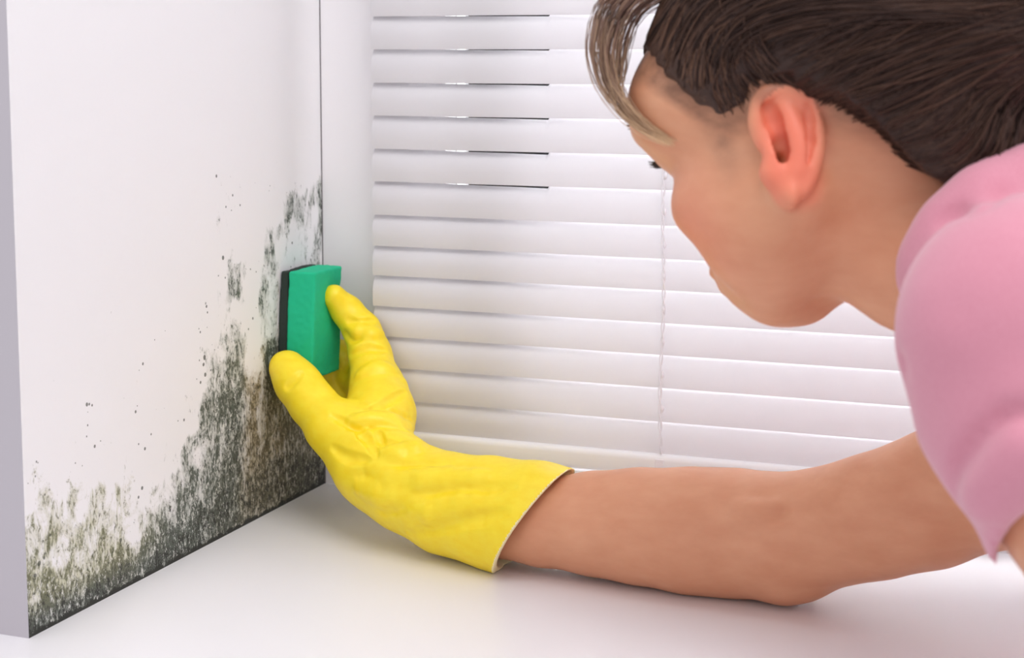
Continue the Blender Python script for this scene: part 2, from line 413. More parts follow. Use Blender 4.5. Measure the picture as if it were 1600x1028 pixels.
av = np.concatenate([v, bv, bv2]); af = np.concatenate([f, np.array(bf) + nv, np.array([[0, 1, 2, 3], [4, 5, 6, 7]]) + nv + 8])
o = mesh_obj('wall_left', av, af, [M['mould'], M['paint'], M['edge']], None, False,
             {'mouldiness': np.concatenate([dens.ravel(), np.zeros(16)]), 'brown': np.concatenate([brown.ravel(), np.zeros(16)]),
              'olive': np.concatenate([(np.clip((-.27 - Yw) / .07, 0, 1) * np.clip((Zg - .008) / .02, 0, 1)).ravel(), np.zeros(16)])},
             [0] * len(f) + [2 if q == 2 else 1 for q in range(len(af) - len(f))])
tag(o, kind='structure')
SX = 1.02
tag(boxes('floor', [((-.0, ND, -.04), (SX, .0, 0)), ((-.9, -.62, -.04), (SX, ND, 0))], M['sill']), kind='structure')
bpy.data.objects['floor'].name = 'trim_1'            # the broad white window sill
# back wall around the window opening
tag(boxes('wall_back', [((0, 0, 0), (.068, .10, WH)), ((.068, 0, -.25), (SX + .5, .10, .035)), ((1.18, 0, .035), (SX + .5, .10, WH)), ((.068, 0, .80), (1.18, .10, WH)), ((0, 0, -.25), (.068, .1, 0))], M['trim']), kind='structure')
tag(boxes('wall_front', [((-.9, -.60, -.9), (SX, -.45, -.04))], M['paint']), kind='structure')
tag(boxes('trim_2', [((.0, -.0006, 0), (.0008, .0, WH))], M['joint']), kind='structure')   # open joint in the corner
mulx = (onplane(800, 150, 1, .05)[0], onplane(846, 150, 1, .05)[0])
wn = boxes('window_1', [((.068, .03, .035), (.11, .08, .80)), ((1.14, .03, .035), (1.18, .08, .80)), ((.11, .03, .035), (1.14, .08, .075)), ((.11, .03, .76), (1.14, .08, .80))], M['trim'])
tag(wn, kind='structure')
boxes('mullion', [((mulx[0] - .03, .02, .075), (mulx[1] + .018, .07, .76))], M['dark'], wn)
boxes('pane', [((.11, .055, .075), (1.14, .059, .76))], M['glass'], wn)

# ------------------------------------------------------------------ venetian blind
BL = empty('venetian_blind', (.6, -.03, .03), 'white horizontal slat blind hanging across the window behind the woman', 'blind')
edges = [.4300, .4016, .3728, .3443, .3154, .2868, .2574, .2298, .2036, .1761, .1492, .1213, .0924]
z = .4303; up_ = []
while z < .74: z += .0287; up_.append(z)
alle = sorted(edges + up_, reverse=True)
x0, x1 = .0667, 1.15
xs = np.concatenate([np.linspace(x0, .10, 4)[:-1], np.linspace(.10, .26, 90), np.linspace(.26, x1, 30)[1:]])
vs_, fs_ = [], []; nb = 0
np_ = 9
gx0, gx1, gx2 = onplane(640, 150, 1, -.03)[0], onplane(800, 150, 1, -.03)[0], onplane(858, 150, 1, -.03)[0]
for e in alle + [.0650]:
    up_e = min([q for q in alle if q > e + .001], default=e + .0287)
    pit = up_e - e
    t = np.linspace(0, 1, np_)
    # profile from top (rear) to bottom (front), bulging to the room
    py_ = -.0275 - .0065 * t - .0042 * np.sin(math.pi * t ** .8); pz_ = up_e + .0009 + (e - up_e - .0009) * t
    gap = np.interp(xs, [gx0 - .02, gx0, gx0 + .012, gx1, gx2 - .0005, gx2], [0, .0012, .0012, .0018, .0022, 0]) if e >= .28 - .03 and up_e < .5 else xs * 0
    gap = gap * (.46 if up_e > .39 else .6 if up_e > .33 else .75)
    droop = gap[:, None] * (1 - t[None, :]) ** 3 * 2.0
    Vf = np.stack([np.repeat(xs[:, None], np_, 1), np.repeat(py_[None], len(xs), 0), pz_[None] - droop], -1)
    Vb = Vf + np.array([0, .0009, .0])
    g = np.concatenate([Vf, Vb[:, ::-1]], 1); n_, k_ = g.shape[:2]
    id_ = np.arange(n_ * k_).reshape(n_, k_) + nb
    a = id_[:-1]; b = id_[1:]
    q = np.stack([a, np.roll(a, -1, 1), np.roll(b, -1, 1), b], -1).reshape(-1, 4)
    fs_.append(q[:, ::-1]); vs_.append(g.reshape(-1, 3)); nb += n_ * k_
    # ends
    for row in (id_[0], id_[-1]):
        for j in range(np_ - 1): fs_.append(np.array([[row[j], row[j + 1], row[k_ - 2 - j], row[k_ - 1 - j]]]))
o = mesh_obj('slats', np.concatenate(vs_), np.concatenate(fs_), M['slat'], BL, True)
m_ = o.modifiers.new('edge', 'EDGE_SPLIT'); m_.split_angle = math.radians(50)
boxes('bottom_rail', [((x0, -.041, .0465), (x1, -.022, .0652))], M['rail'], BL, .005, True)
boxes('head_rail', [((x0, -.045, .745), (x1, -.005, .79))], M['rail'], BL, .003)
cx = onplane(1036, 500, 1, -.036)[0]
for c_ in (cx, cx + .62):
    pths = []
    zz = np.arange(.066, .75, .0035)
    for ph in (0, math.pi):
        pths.append(np.stack([c_ + .0012 * np.sin(zz * 224 + ph) + .001 * np.sin(zz * 40), -.0385 + .0007 * np.cos(zz * 224 + ph), zz], -1))
    pv, pf = tubes(np.array(pths), np.full((2, len(zz)), .0006), 6)
    kn = []
    for e in alle:
        kk = np.linspace(0, 1, 6)[:, None] * np.array([0, 0, .006]) + np.array([c_ + .001, -.0385, e + .009])
        kn.append(kk)
    kv, kf = tubes(np.array(kn), np.tile(np.array([.0005, .0011, .0015, .0015, .001, .0005]), (len(kn), 1)), 6)
    v_, f_ = merge([(pv, pf), (kv, kf)])
    mesh_obj('ladder_cord', v_, f_, M['cord'], BL)
boxes('cord_plug', [((cx - .004, -.0415, .054), (cx + .004, -.039, .062))], M['cord'], BL, .001)

# ================================================================== SPONGE
SPG = empty('sponge', (.02, -.065, .122), 'green foam sponge with black scouring side pressed against the mouldy wall', 'sponge')
def sponge_block(name, x0, x1, mt, rr):
    F_ = Field((x0 - .004, -.112, .105), (x1 + .006, -.022, .225), .0011)
    sl, g = F_.win(F_.lo, F_.lo + F_.n * F_.h, 0)
    zc = .5 * (.1165 + .2095); lean = (g[..., 2] - zc) * .085
    p = g.copy(); p[..., 1] -= lean; p[..., 0] -= .0
    c = np.array([(x0 + x1) / 2, -.060, zc]); hx = np.array([(x1 - x0) / 2, .0275, .0470])
    wob = vnoise(p, 40) * .0008 + vnoise(p, 300) * .0003
    # soft dents where the fingers press
    dent = 0
    for fp, fr in ((FPRESS, .016),): dent = dent + .0035 * np.exp(-((g - fp) ** 2).sum(-1) / fr ** 2)
    q = np.abs(p - c) - (hx - rr); d = np.linalg.norm(np.maximum(q, 0), axis=-1) + np.minimum(q.max(-1), 0) - rr
    F_.D = (d + wob + dent * (p[..., 0] > c[0])).astype(np.float32)
    v, f = F_.mesh(); return mesh_obj(name, v, f, mt, SPG)
FPRESS = P(518, 470, 1.475)
sponge_block('foam', .0085, .0345, M['foam'], .0018)
sponge_block('scouring_pad', .0006, .0085, M['scour'], .001)

# ================================================================== PERSON
PER = empty('person', (.95, -.45, 0), 'woman in a pink short sleeved shirt leaning on the sill and wiping the wall', 'person')
R_ = lambda px, d: px * d * KD / FPX          # pixel radius -> metres

# ---- head frame
PSI, PHI, ROLL = math.radians(45), math.radians(25), math.radians(0)
T = -FW
F0 = -math.cos(PSI) * RT - math.sin(PSI) * T
L0 = -math.sin(PSI) * RT + math.cos(PSI) * T
U0 = np.cross(F0, L0)
HF = math.cos(PHI) * F0 - math.sin(PHI) * U0; HU = math.cos(PHI) * U0 + math.sin(PHI) * F0; HL = L0
RR = rot(HF, ROLL); HL = RR @ HL; HU = RR @ HU
HA = np.stack([HF, HL, HU])              # rows: local axes
HO = P(1290, 222, .965)                  # midpoint between the ears
def h(f_, l_, u_): return HO + HF * f_ + HL * l_ + HU * u_

NB = P(1520, 400, .96)                   # neck base
SL = P(1625, 510, .78); SR = P(1760, 600, 1.07)
lo = np.minimum(h(0, 0, .05), NB) - .19; hi = np.maximum(h(0, 0, .05), NB) + .19
hd = Field(lo, hi, .0015)
def he(c, r, k=.012, op='u'): hd.ell(h(*c), r, k, HA, op)
he((-.006, 0, .052), (.098, .076, .080), 0)
he((.036, 0, .045), (.060, .064, .056), .02)
he((.036, 0, -.015), (.050, .060, .062), .02)
he((.068, 0, -.015), (.026, .032, .050), .02)
for s in (1, -1):
    he((.057, s * .038, .054), (.034, .030, .032), .02)              # temple and brow
    he((.054, s * .040, -.010), (.033, .026, .024), .015)            # cheekbone
    he((.045, s * .036, -.043), (.030, .027, .028), .02)
    he((.084, s * .024, .052), (.016, .024, .010), .01)
    hd.cone(h(-.002, s * .052, -.034), h(.060, s * .016, -.072), .017, .015, .02)
    he((.020, s * .054, -.025), (.03, .016, .03), .02)
he((.065, 0, -.070), (.018, .022, .015), .012)
he((.076, 0, -.050), (.020, .027, .022), .014)
for s in (1, -1): he((.1005, s * .030, .035), (.011, .013, .008), .008, 's')
for s in (1, -1): he((.0805, s * .030, .034), (.0125, .0135, .0105), .003)
hd.cone(h(.092, 0, .038), h(.102, 0, -.006), .008, .0085, .010)
for s in (1, -1): he((.092, s * .010, -.011), (.010, .007, .006), .006)
for s in (1, -1): he((.097, s * .006, -.019), (.004, .003, .003), .002, 's')
hd.cone(h(.0925, -.016, -.0410), h(.0925, .016, -.0410), .0045, .0045, .005)
hd.cone(h(.0905, -.013, -.0500), h(.0905, .013, -.0500), .005, .005, .005)
hd.cone(h(.098, -.020, -.0455), h(.098, .020, -.0455), .0025, .0025, .003, 's')
# neck
hd.chain([(h(-.035, 0, .005), .048), (NB, .050)], .022)
hd.chain([(h(.005, 0, -.035), .040), (P(1425, 415, .95), .031), (NB, .037)], .025)
hd.cone(NB, SL, .045, .040, .02); hd.cone(NB, SR, .045, .045, .02)

# ---- ear (drawn in its own plane)
EC = h(-.004, .076, .004)
EC = P(1224, 238, (EC - CAM) @ FW / KD)
en = T + .12 * RT + .26 * UP; en /= np.linalg.norm(en)
ea = RT - en * (RT @ en); ea /= np.linalg.norm(ea); eb = np.cross(en, ea)
ES = 1.0 / 3.2125 * ((EC - CAM) @ FW) / FPX
def ep(u, v_, w_=0.0): return EC + ea * ((u - 425) * ES * .92) - eb * ((v_ - 455) * ES) + en * (w_ + .003)
EA = np.stack([ea, eb, en])
def ee(u, v_, w_, ru, rv, rw, k=.003, op='u'): ear.ell(ep(u, v_, w_), (ru * ES, rv * ES, rw), k, EA, op)
ear = Field(EC - .052, EC + .052, .0008)
EW = .010                                # how far the ear stands out
ear.D[:] = .05
ee(420, 330, EW * .2, 155, 175, .0050, 0)
ee(440, 520, EW * .2, 115, 190, .0050, .006)
ee(430, 560, -.006, 90, 190, .012, .008)
hx = [(318, 450, -.001), (285, 395, .000), (262, 320, .002), (272, 235, .004), (320, 180, .006), (395, 158, .007), (475, 180, .008), (540, 250, .0085), (572, 345, .008), (575, 450, .007), (552, 550, .006), (520, 630, .005), (480, 690, .0035)]
hp = spline(hx, 34)
rr_ = np.interp(np.linspace(0, 1, 34), [0, .15, .5, .8, 1], [.0028, .0036, .0052, .0048, .0040])
ear.chain([(ep(*hp[i]), rr_[i]) for i in range(34)], .0025)
ah = spline([(425, 235, .004), (440, 300, .006), (462, 380, .0075), (482, 460, .0075), (482, 540, .006), (455, 610, .004)], 16)
ear.chain([(ep(*ah[i]), .0052) for i in range(16)], .004)
ear.cone(ep(395, 205, .004), ep(425, 260, .005), .004, .005, .003)
ee(434, 690, .0035, 46, 86, .0068, .003)
ee(425, 660, -.006, 50, 90, .010, .006)
ee(332, 500, .004, 30, 52, .0045, .004)         # tragus
ee(335, 585, .001, 50, 45, .005, .008)
ear.chain([(ep(325, 262, .0065), .0044), (ep(350, 320, .006), .0048), (ep(392, 400, .005), .0042)], .002, 's')
ear.chain([(ep(360, 400, .006), .0028), (ep(396, 420, .004), .0050), (ep(398, 480, .0018), .0070), (ep(392, 525, .0015), .0060)], .002, 's')
ear.cone(ep(398, 488, .003), ep(385, 495, -.012), .0045, .0036, .002, 's')
ear.chain([(ep(528, 250, .0122), .0016), (ep(534, 330, .0118), .0022), (ep(532, 430, .0108), .0022), (ep(510, 540, .010), .0014)], .003, 's')
# join ear and head fields on the ear's finer lattice and on the head's lattice
def union_into(dst, src, k):
    lo_ = src.lo; hi_ = src.lo + (src.n - 1) * src.h
    sl, g = dst.win(lo_, hi_, 0)
    dst.blend(sl, src.at(g).astype(np.float32), k, 'u')
union_into(hd, ear, .003)
# carve the ear hole through the head too
hd.cone(ep(398, 488, .003), ep(380, 495, -.018), .0045, .0032, .002, 's')

# ---- right arm
EL = P(1222, 842, 1.215)
FD = [(P(600, 748, 1.35), .026), (P(700, 785, 1.32), .028), (P(790, 806, 1.295), .0305), (P(850, 815, 1.28), .0325), (P(930, 818, 1.265), .0375), (P(1000, 822, 1.25), .0415),
      (P(1080, 829, 1.235), .0448), (P(1150, 833, 1.225), .0452), (P(1225, 838, 1.205), .0438)]
UA = [(P(1225, 838, 1.205), .0438), (P(1300, 822, 1.185), .0405), (P(1370, 806, 1.165), .0420), (P(1450, 784, 1.145), .0440), (P(1560, 735, 1.12), .0500), (P(1680, 665, 1.09), .052), (SR, .055)]
arm = Field(np.array([.10, -.42, -.02]), np.array([.78, -.02, .26]), .0022)
arm.chain(FD, .012); arm.chain(UA, .012)
arm.cone(P(1228, 900, 1.20), P(1258, 900, 1.195), .014, .012, .02)     # elbow point
arm.stroke([(1176, 776), (1192, 783), (1214, 776)], .004, .0014, .003)
arm.stroke([(1188, 800), (1212, 806), (1230, 800)], .005, .0006, .004)
arm.stroke([(1150, 792), (1185, 802), (1210, 798)], .012, .0004, .006, 'u')
arm.D = np.maximum(arm.D, (-(arm.ax[2][None, None, :]) + .0006).astype(np.float32) + np.zeros_like(arm.D))   # flattened where it rests

# ---- torso and left arm
bd = Field(np.array([.50, -.86, -.16]), np.array([1.32, -.02, .58]), .004)
CH = P(1880, 510, .95); WA = P(2240, 500, 1.0); HP_ = P(2560, 560, 1.02)
bd.cone(NB, SL, .042, .046, .01); bd.cone(NB, SR, .045, .05, .02)
bd.cone(SL, SR, .040, .046, .01)
bd.cone(NB, CH, .036, .100, .01); bd.cone(CH, WA, .102, .094, .01); bd.cone(WA, HP_, .094, .115, .01)
EL2 = P(1780, 925, .765); WR2 = V3(.78, -.60, .045)
bd.chain([(SL, .052), (P(1702, 740, .775), .046), (EL2, .042)], .02)
bd.chain([(EL2, .038), (EL2 + (WR2 - EL2) * .35, .039), (WR2, .026)], .012)
HD2 = WR2 + V3(-.055, .05, -.026)
bd.ell(WR2 + V3(-.03, .028, -.012), (.045, .036, .018), .01, rot((0, 0, 1), math.radians(0)))
for i, (a_, ln) in enumerate(((.62, .070), (.42, .080), (.22, .078), (.0, .064))):
    dr = V3(-math.cos(a_ + .45), math.sin(a_ + .45), 0)
    r0 = WR2 + V3(-.03, .028, -.014) + dr * .03
    bd.chain([(r0, .0105), (r0 + dr * ln * .5 + V3(0, 0, .004), .0095), (r0 + dr * ln + V3(0, 0, -.012), .008)], .004)
th = WR2 + V3(-.015, .04, -.012)
bd.chain([(th, .013), (th + V3(.012, .04, -.004), .011), (th + V3(.002, .065, -.012), .009)], .006)

hdv, hdf = hd.mesh(); arv, arf = arm.mesh(); bdv, bdf = bd.mesh()
v, f = merge([(hdv, hdf), (arv, arf), (bdv, bdf)])
# colour zones of the skin
loc = (v - HO) @ HA.T
red = np.zeros(len(v)); stub = np.zeros(len(v))
er = ((v - EC) @ EA.T)
inear = (np.abs(er[:, 0]) < .028) & (np.abs(er[:, 1]) < .042) & (er[:, 2] > -.001)
red = np.maximum(red, np.clip((er[:, 2] + .002) / .006, 0, 1) * np.exp(-(er[:, 0] / .019) ** 4 - (er[:, 1] / .034) ** 4) * .85)
red = np.maximum(red, .55 * np.exp(-((loc - np.array([.06, .045, -.025])) ** 2).sum(1) / .03 ** 2))
red = np.maximum(red, .55 * np.exp(-((loc - np.array([.06, -.045, -.025])) ** 2).sum(1) / .03 ** 2))
red[len(hdv):] = 0
# hairline in the head's side view: height of the hairline for each forward position
HLF = np.array([-.20, -.115, -.085, -.072, -.062, -.058, -.051, -.042, -.030, -.012, -.004, .006, .012, .016, .020, .0275, .0424, .0575, .075, .105])
HLU = np.array([-.10, -.095, -.090, -.080, -.060, -.030, -.0144, -.003, .008, .020, .015, .015, .014, .014, .0165, .0256, .0525, .074, .084, .086])
def hline(fw_): return np.interp(fw_, HLF, HLU)
below = hline(loc[:, 0]) - loc[:, 2]
stub = np.clip(1 - below / np.where(loc[:, 0] < -.03, .026, .013), 0, 1) * (loc[:, 0] < .095) * .8
stub = np.maximum(stub, .62 * np.exp(-((loc[:, 0] - .022) / .010) ** 2) * np.clip((loc[:, 2] + .022) / .03, 0, 1) * (loc[:, 2] < .03))   # sideburn down
stub[((er[:, 0] / .019) ** 2 + (er[:, 1] / .033) ** 2 < 1) & (er[:, 2] > -.004)] = 0
stub[len(hdv):] = 0
body = mesh_obj('body', v, f, M['skin'], PER, True, {'red': red, 'stubble': stub})
sm = body.modifiers.new('smooth', 'SMOOTH'); sm.iterations = 3; sm.factor = .5
# eyes, lashes, brows
from mathutils import Matrix
def uvsphere(c, r, n=20):
    th_ = np.linspace(0, math.pi, n); ph_ = np.linspace(0, 2 * math.pi, 2 * n, endpoint=False)
    A, B = np.meshgrid(th_, ph_, indexing='ij')
    v = c + r * np.stack([np.sin(A) * np.cos(B), np.sin(A) * np.sin(B), np.cos(A)], -1).reshape(-1, 3)
    i = np.arange(n * 2 * n).reshape(n, 2 * n); a = i[:-1]; b = i[1:]
    return v, np.stack([a, b, np.roll(b, -1, 1), np.roll(a, -1, 1)], -1).reshape(-1, 4)
for s in (1, -1):
    ev, ef = uvsphere(h(.0795, s * .030, .0325), .0116)
    mesh_obj('eye', ev, ef, M['eye'], PER)
    pths = []
    for i in range(44):
        a_ = (i / 43 - .5) * 2.0
        b0 = h(.0795 + .0122 * math.cos(a_) , s * .030 + s * .0122 * math.sin(a_), .032)
        dr = HF * math.cos(a_) + HL * s * math.sin(a_)
        pths.append(spline([b0, b0 + dr * .003 - HU * .0010, b0 + dr * .006 + HU * .0003 + RNG.normal(0, .0005, 3)], 6))
    lv, lf = tubes(np.array(pths), np.tile(np.linspace(.00035, .0001, 6), (44, 1)), 4)
    mesh_obj('eyelashes', lv, lf, M['lash'], PER)
    pths = []
    for i in range(160):
        u_ = RNG.random(); a_ = s * (.012 + .040 * u_)
        f_, z_ = .1 - .020 * u_ ** 2, .057 + .006 * math.sin(u_ * 2.6) + RNG.normal(0, .0018)
        p0 = h(f_ + .02, a_, z_); tt = np.linspace(0, .06, 60)
        ln = p0[None] - (HF + HL * s * .6 * u_)[None] * tt[:, None]; vv = hd.at(ln); j = int(np.argmax(vv < .0006)); p0 = ln[j]
        dr = HL * s * .8 - HF * .35 * u_ + HU * .35 * (1 - 1.5 * u_)
        pths.append(spline([p0, p0 + dr * .003 + HF * .0006, p0 + dr * .006], 5))
    lv, lf = tubes(np.array(pths), np.tile(np.linspace(.0003, .0001, 5), (160, 1)), 4)
    mesh_obj('eyebrow', lv, lf, M['hair'], PER, attrs={'tone': np.full(len(lv), .6)})

# ---- hair: gathered mass plus combed strands
hr = Field(h(-.02, 0, .05) - .20, h(-.02, 0, .05) + .20, .0022)
hr.ell(h(-.006, 0, .052), (.105, .081, .088), 0, HA)
hr.ell(h(.036, 0, .047), (.0635, .0635, .061), .02, HA)
hr.ell(h(-.065, 0, .02), (.060, .060, .060), .03, HA)
hr.ell(h(-.125, .0, .010), (.045, .045, .05), .02, HA)          # bun
hr.ell(h(-.078, 0, -.030), (.036, .044, .050), .02, HA)
hr.ell(P(1585, 190, 1.0), (.036, .036, .040), .02)
sl, g = hr.win(hr.lo, hr.lo + (hr.n - 1) * hr.h, 0)
gl = (g - HO.astype(np.float32)) @ HA.T.astype(np.float32)
hlz = np.interp(gl[..., 0], HLF, HLU)
edge = (hlz + .005 - gl[..., 2]) + .006 * vnoise(gl, 90)
hr.D = np.maximum(hr.D + np.clip(edge + .014, 0, .03) * .5, edge * .7).astype(np.float32)
dirp = gl - np.array([-.125, 0, .01]); an = np.arctan2(dirp[..., 2], dirp[..., 1]) ; rad = np.linalg.norm(dirp, axis=-1)
hr.D += (.0010 * np.sin(an * 46 + 6 * vnoise(gl, 18)) * np.clip(rad / .08, .2, 1) + .0018 * vnoise(gl, 30)).astype(np.float32)
hv, hf_ = hr.mesh()
cen = np.array([-.010, 0, .035])
def surf_r(dirs):                        # distance from cen to the hair surface along local directions
    t = np.linspace(.03, .19, 230); best = np.full(len(dirs), .085); done = np.zeros(len(dirs), bool)
    for tt in t[::-1]:
        p = HO + (cen + dirs * tt) @ HA
        ins_ = (hr.at(p) < 0) | ((hd.at(p) < -.0008) & ((cen + dirs * tt)[:, 2] > -.045)); new = ins_ & ~done; best[new] = tt; done |= new
    return best, done
ns, mp_ = 9000, 16
hl_ = (hv - HO) @ HA.T; over = hl_[:, 2] - hline(hl_[:, 0]); out_ = np.abs(hl_[:, 1]) > .0
rim = np.where((over < .013) & (hl_[:, 0] > -.10) & (hl_[:, 2] > -.066))[0]; top_ = np.where((over >= .01) & (over < .09) & (hl_[:, 0] > -.09))[0]
# the rim of the cap lies partly inside the head: keep outer vertices
rim = rim[hd.at(hv[rim]) > .0015]; top_ = top_[hd.at(hv[top_]) > .002]
nr = int(ns * .55); pick = np.concatenate([RNG.choice(rim, nr), RNG.choice(top_, ns - nr)])
starts = hl_[pick] + RNG.normal(0, .0012, (ns, 3))
starts[:nr, 2] -= RNG.random(nr) * .009
d0 = starts - cen; d0 /= np.linalg.norm(d0, axis=1, keepdims=True)
endp = np.stack([np.full(ns, -.12), starts[:, 1] * .35, .010 + .42 * (starts[:, 2] - .03)], -1) + RNG.normal(0, .004, (ns, 3)); d1 = endp - cen; d1 /= np.linalg.norm(d1, axis=1, keepdims=True)
tt = np.linspace(0, 1, mp_)
om = np.arccos(np.clip((d0 * d1).sum(1), -1, .9999))
W0 = np.sin((1 - tt)[None] * om[:, None]) / np.sin(om)[:, None]; W1 = np.sin(tt[None] * om[:, None]) / np.sin(om)[:, None]
lift = (RNG.normal(.06, .035, ns)[:, None] * np.sin(tt * math.pi)[None])
dr = W0[..., None] * d0[:, None] + W1[..., None] * d1[:, None] + lift[..., None] * np.array([0, 0, 1])
# strands from the temple pass over the ear on their way to the back
front = (starts[:, 0] > -.035) & (starts[:, 2] < .085) & (np.abs(starts[:, 1]) > .02)
dm = np.stack([RNG.normal(-.008, .004, ns), np.sign(starts[:, 1]) * .070, .048 + .55 * np.clip(starts[:, 2], -.01, .09) + RNG.random(ns) * .014], -1) - cen
dm /= np.linalg.norm(dm, axis=1, keepdims=True)
B0, B1, B2 = (1 - tt) ** 2, 2 * tt * (1 - tt) * 1.25, tt ** 2
db = B0[None, :, None] * d0[:, None] + B1[None, :, None] * dm[:, None] + B2[None, :, None] * d1[:, None]
dr = np.where(front[:, None, None], db, dr)
wv = RNG.normal(0, .010, (ns, 3)); dr = dr + np.sin(tt * 7 + RNG.random() * 6)[None, :, None] * wv[:, None] * np.sin(tt * math.pi)[None, :, None]
dr /= np.linalg.norm(dr, axis=2, keepdims=True)
rads, okk = surf_r(dr.reshape(-1, 3)); rads = rads.reshape(ns, mp_)
for _ in range(2): rads[:, 1:-1] = (rads[:, :-2] + 2 * rads[:, 1:-1] + rads[:, 2:]) / 4
off = RNG.random(ns)[:, None] ** 2 * .0022 + (RNG.random(ns) < .05)[:, None] * np.sin(tt * math.pi)[None] * .004
pl = cen + dr * (rads + .0006 + off * np.sin(np.clip(tt * 3 + .15, 0, math.pi / 2)))[..., None]
pw = HO + pl @ HA
q_ = (pw - EC) @ EA.T
hitear = (((q_[..., 0]) / .0175) ** 2 + ((q_[..., 1] + .001) / .0315) ** 2 < 1).any(1)
keep = ~hitear; pw, pl, off = pw[keep], pl[keep], off[keep]; ns = len(pw)
sv, sf = tubes(pw, np.tile(np.interp(tt, [0, .1, .9, 1], [.0002, .00048, .00048, .0002]), (ns, 1)), 4)
tone = np.repeat(np.clip(RNG.random(ns) ** 1.7 , 0, 1), mp_ * 4)
fwd = np.clip((pl[..., 0] + .03) / .12, 0, 1); tone = tone * (.18 + .95 * np.repeat(fwd.ravel(), 4))
v, f = merge([(hv, hf_), (sv, sf)])
t0_ = .02 * np.ones(len(hv)) + .15 * np.clip(((hv - HO) @ HF + .0) / .09, 0, 1) * 1.6
mesh_obj('hair', v, f, M['hair'], PER, True, {'tone': np.concatenate([t0_, tone])})
# loose fringe
DB = ((h(.10, .03, .07) - CAM) @ FW) / KD
tip_ = hd.hit(1046, 224); DT = ((tip_ - CAM) @ FW) / KD - .006
gd = [[(1090, -60), (1000, -45), (940, 0), (922, 70), (935, 130), (968, 175), (1010, 207), (1048, 222)],
      [(1100, -50), (1025, -30), (975, 10), (950, 70), (955, 125), (985, 170), (1020, 200), (1052, 222)],
      [(1110, -40), (1050, -10), (1005, 20), (985, 60), (975, 110), (965, 145), (985, 175), (1030, 210)]]
NFR = 230
pths, tn = [], []
for i in range(NFR):
    a_ = RNG.random(3) ** 3; a_ /= a_.sum(); g_ = sum(w_ * np.array(q, float) for w_, q in zip(a_, gd))
    cut_ = 8 if RNG.random() < .6 else RNG.integers(4, 8)
    pp = g_[:cut_] + RNG.normal(0, 4, 2) + RNG.normal(0, 1.5, (cut_, 2))
    sp_ = spline(pp, 18); ww = np.clip((sp_[:, 1] - 120) / 100, 0, 1); dp = (DB - .03) * (1 - ww) + DT * ww + RNG.normal(0, .010) * (1 - ww) + .010 * (1 - ww) * np.sin(np.linspace(0, 3, 18) + i)
    pths.append(np.array([P(x_, y_, d_) for (x_, y_), d_ in zip(sp_, dp)]))
    tn.append(np.repeat(np.clip(np.linspace(0, 1, 18) ** 2.2 * cut_ / 8 + RNG.normal(0, .12), 0, 1), 4))
v, f = tubes(np.array(pths), np.tile(np.interp(np.linspace(0, 1, 18), [0, .1, .8, 1], [.0002, .00026, .00024, .0001]), (NFR, 1)), 4)
mesh_obj('fringe', v, f, M['bang'], PER, True, {'tone': np.concatenate(tn)})

# ---- shirt
sh = Field(np.array([.47, -.80, -.14]), np.array([1.20, -.05, .56]), .0030)
def sleeve_pt(x_, y_, d_): return P(x_, y_, d_)
sh.ell(P(1604, 520, .775), (.058, .058, .062), 0)
SLV = [(P(1606, 512, .775), .0565), (P(1640, 640, .77), .0580), (P(1734, 790, .765), .0575), (P(1810, 900, .765), .0585)]
sh.chain(SLV, .008)
sh.cone(P(1560, 425, .92), SL, .050, .052, .015)
sh.cone(P(1580, 430, .97), SR, .050, .060, .02)
sh.cone(SL, SR, .052, .060, .02)
sh.chain([(P(1590, 425, .955), .058), (CH, .118), (WA, .112), (HP_, .130)], .02)
sh.chain([(SR, .062), (P(1660, 670, 1.10), .062)], .02)
sh.chain([(P(1436, 440, .895), .010), (P(1452, 400, .885), .010), (P(1490, 345, .875), .012), (P(1545, 305, .87), .014), (P(1610, 270, .87), .016)], .02)
HN = (P(1560, 870, .765) - P(1440, 680, .77)); HN /= np.linalg.norm(HN)
HN = HN - FW * .55; HN /= np.linalg.norm(HN)
HC = P(1726, 762, .765)
# open the sleeve: cut only around the arm
def local_cut(fd, c, n, rad, k=0):
    sl, g = fd.win(np.array(c) - rad, np.array(c) + rad, 0)
    d = (g - np.asarray(c)) @ n
    lat = np.linalg.norm(g - np.asarray(c) - d[..., None] * n, axis=-1)
    A = fd.D[sl]; fd.D[sl] = np.where((d > -.004) & (lat < rad), np.maximum(A, d), A)
local_cut(sh, HC, HN, .085)
sh.stroke([(1495, 770), (1520, 725), (1560, 680), (1598, 650)], .006, .0022, .008)
sh.stroke([(1520, 790), (1545, 745), (1580, 705), (1600, 690)], .010, .0018, .012, 'u')
sh.stroke([(1470, 345), (1500, 335), (1540, 322), (1575, 300)], .005, .0012, .006)
sh.stroke([(1410, 560), (1412, 610), (1432, 660)], .005, .002, .006)
# hollow for arm, neck and opening
sh.chain([(SL, .050), (P(1702, 740, .775), .0500), (P(1800, 930, .768), .0565)], .01, 's')
sh.chain([(h(-.03, 0, -.03), .054), (NB, .056)], .008, 's')
sh.chain([(SR, .055), (P(1560, 735, 1.12), .054), (P(1450, 780, 1.145), .056)], .006, 's')
g = np.stack(np.meshgrid(*sh.ax, indexing='ij'), -1).astype(np.float32)
sh.D += (.0013 * vnoise(g, 22) + .0008 * vnoise(g, 55)).astype(np.float32)
v, f = sh.mesh()
so = mesh_obj('shirt', v, f, M['shirt'], PER)
sm = so.modifiers.new('smooth', 'SMOOTH'); sm.iterations = 4; sm.factor = .5

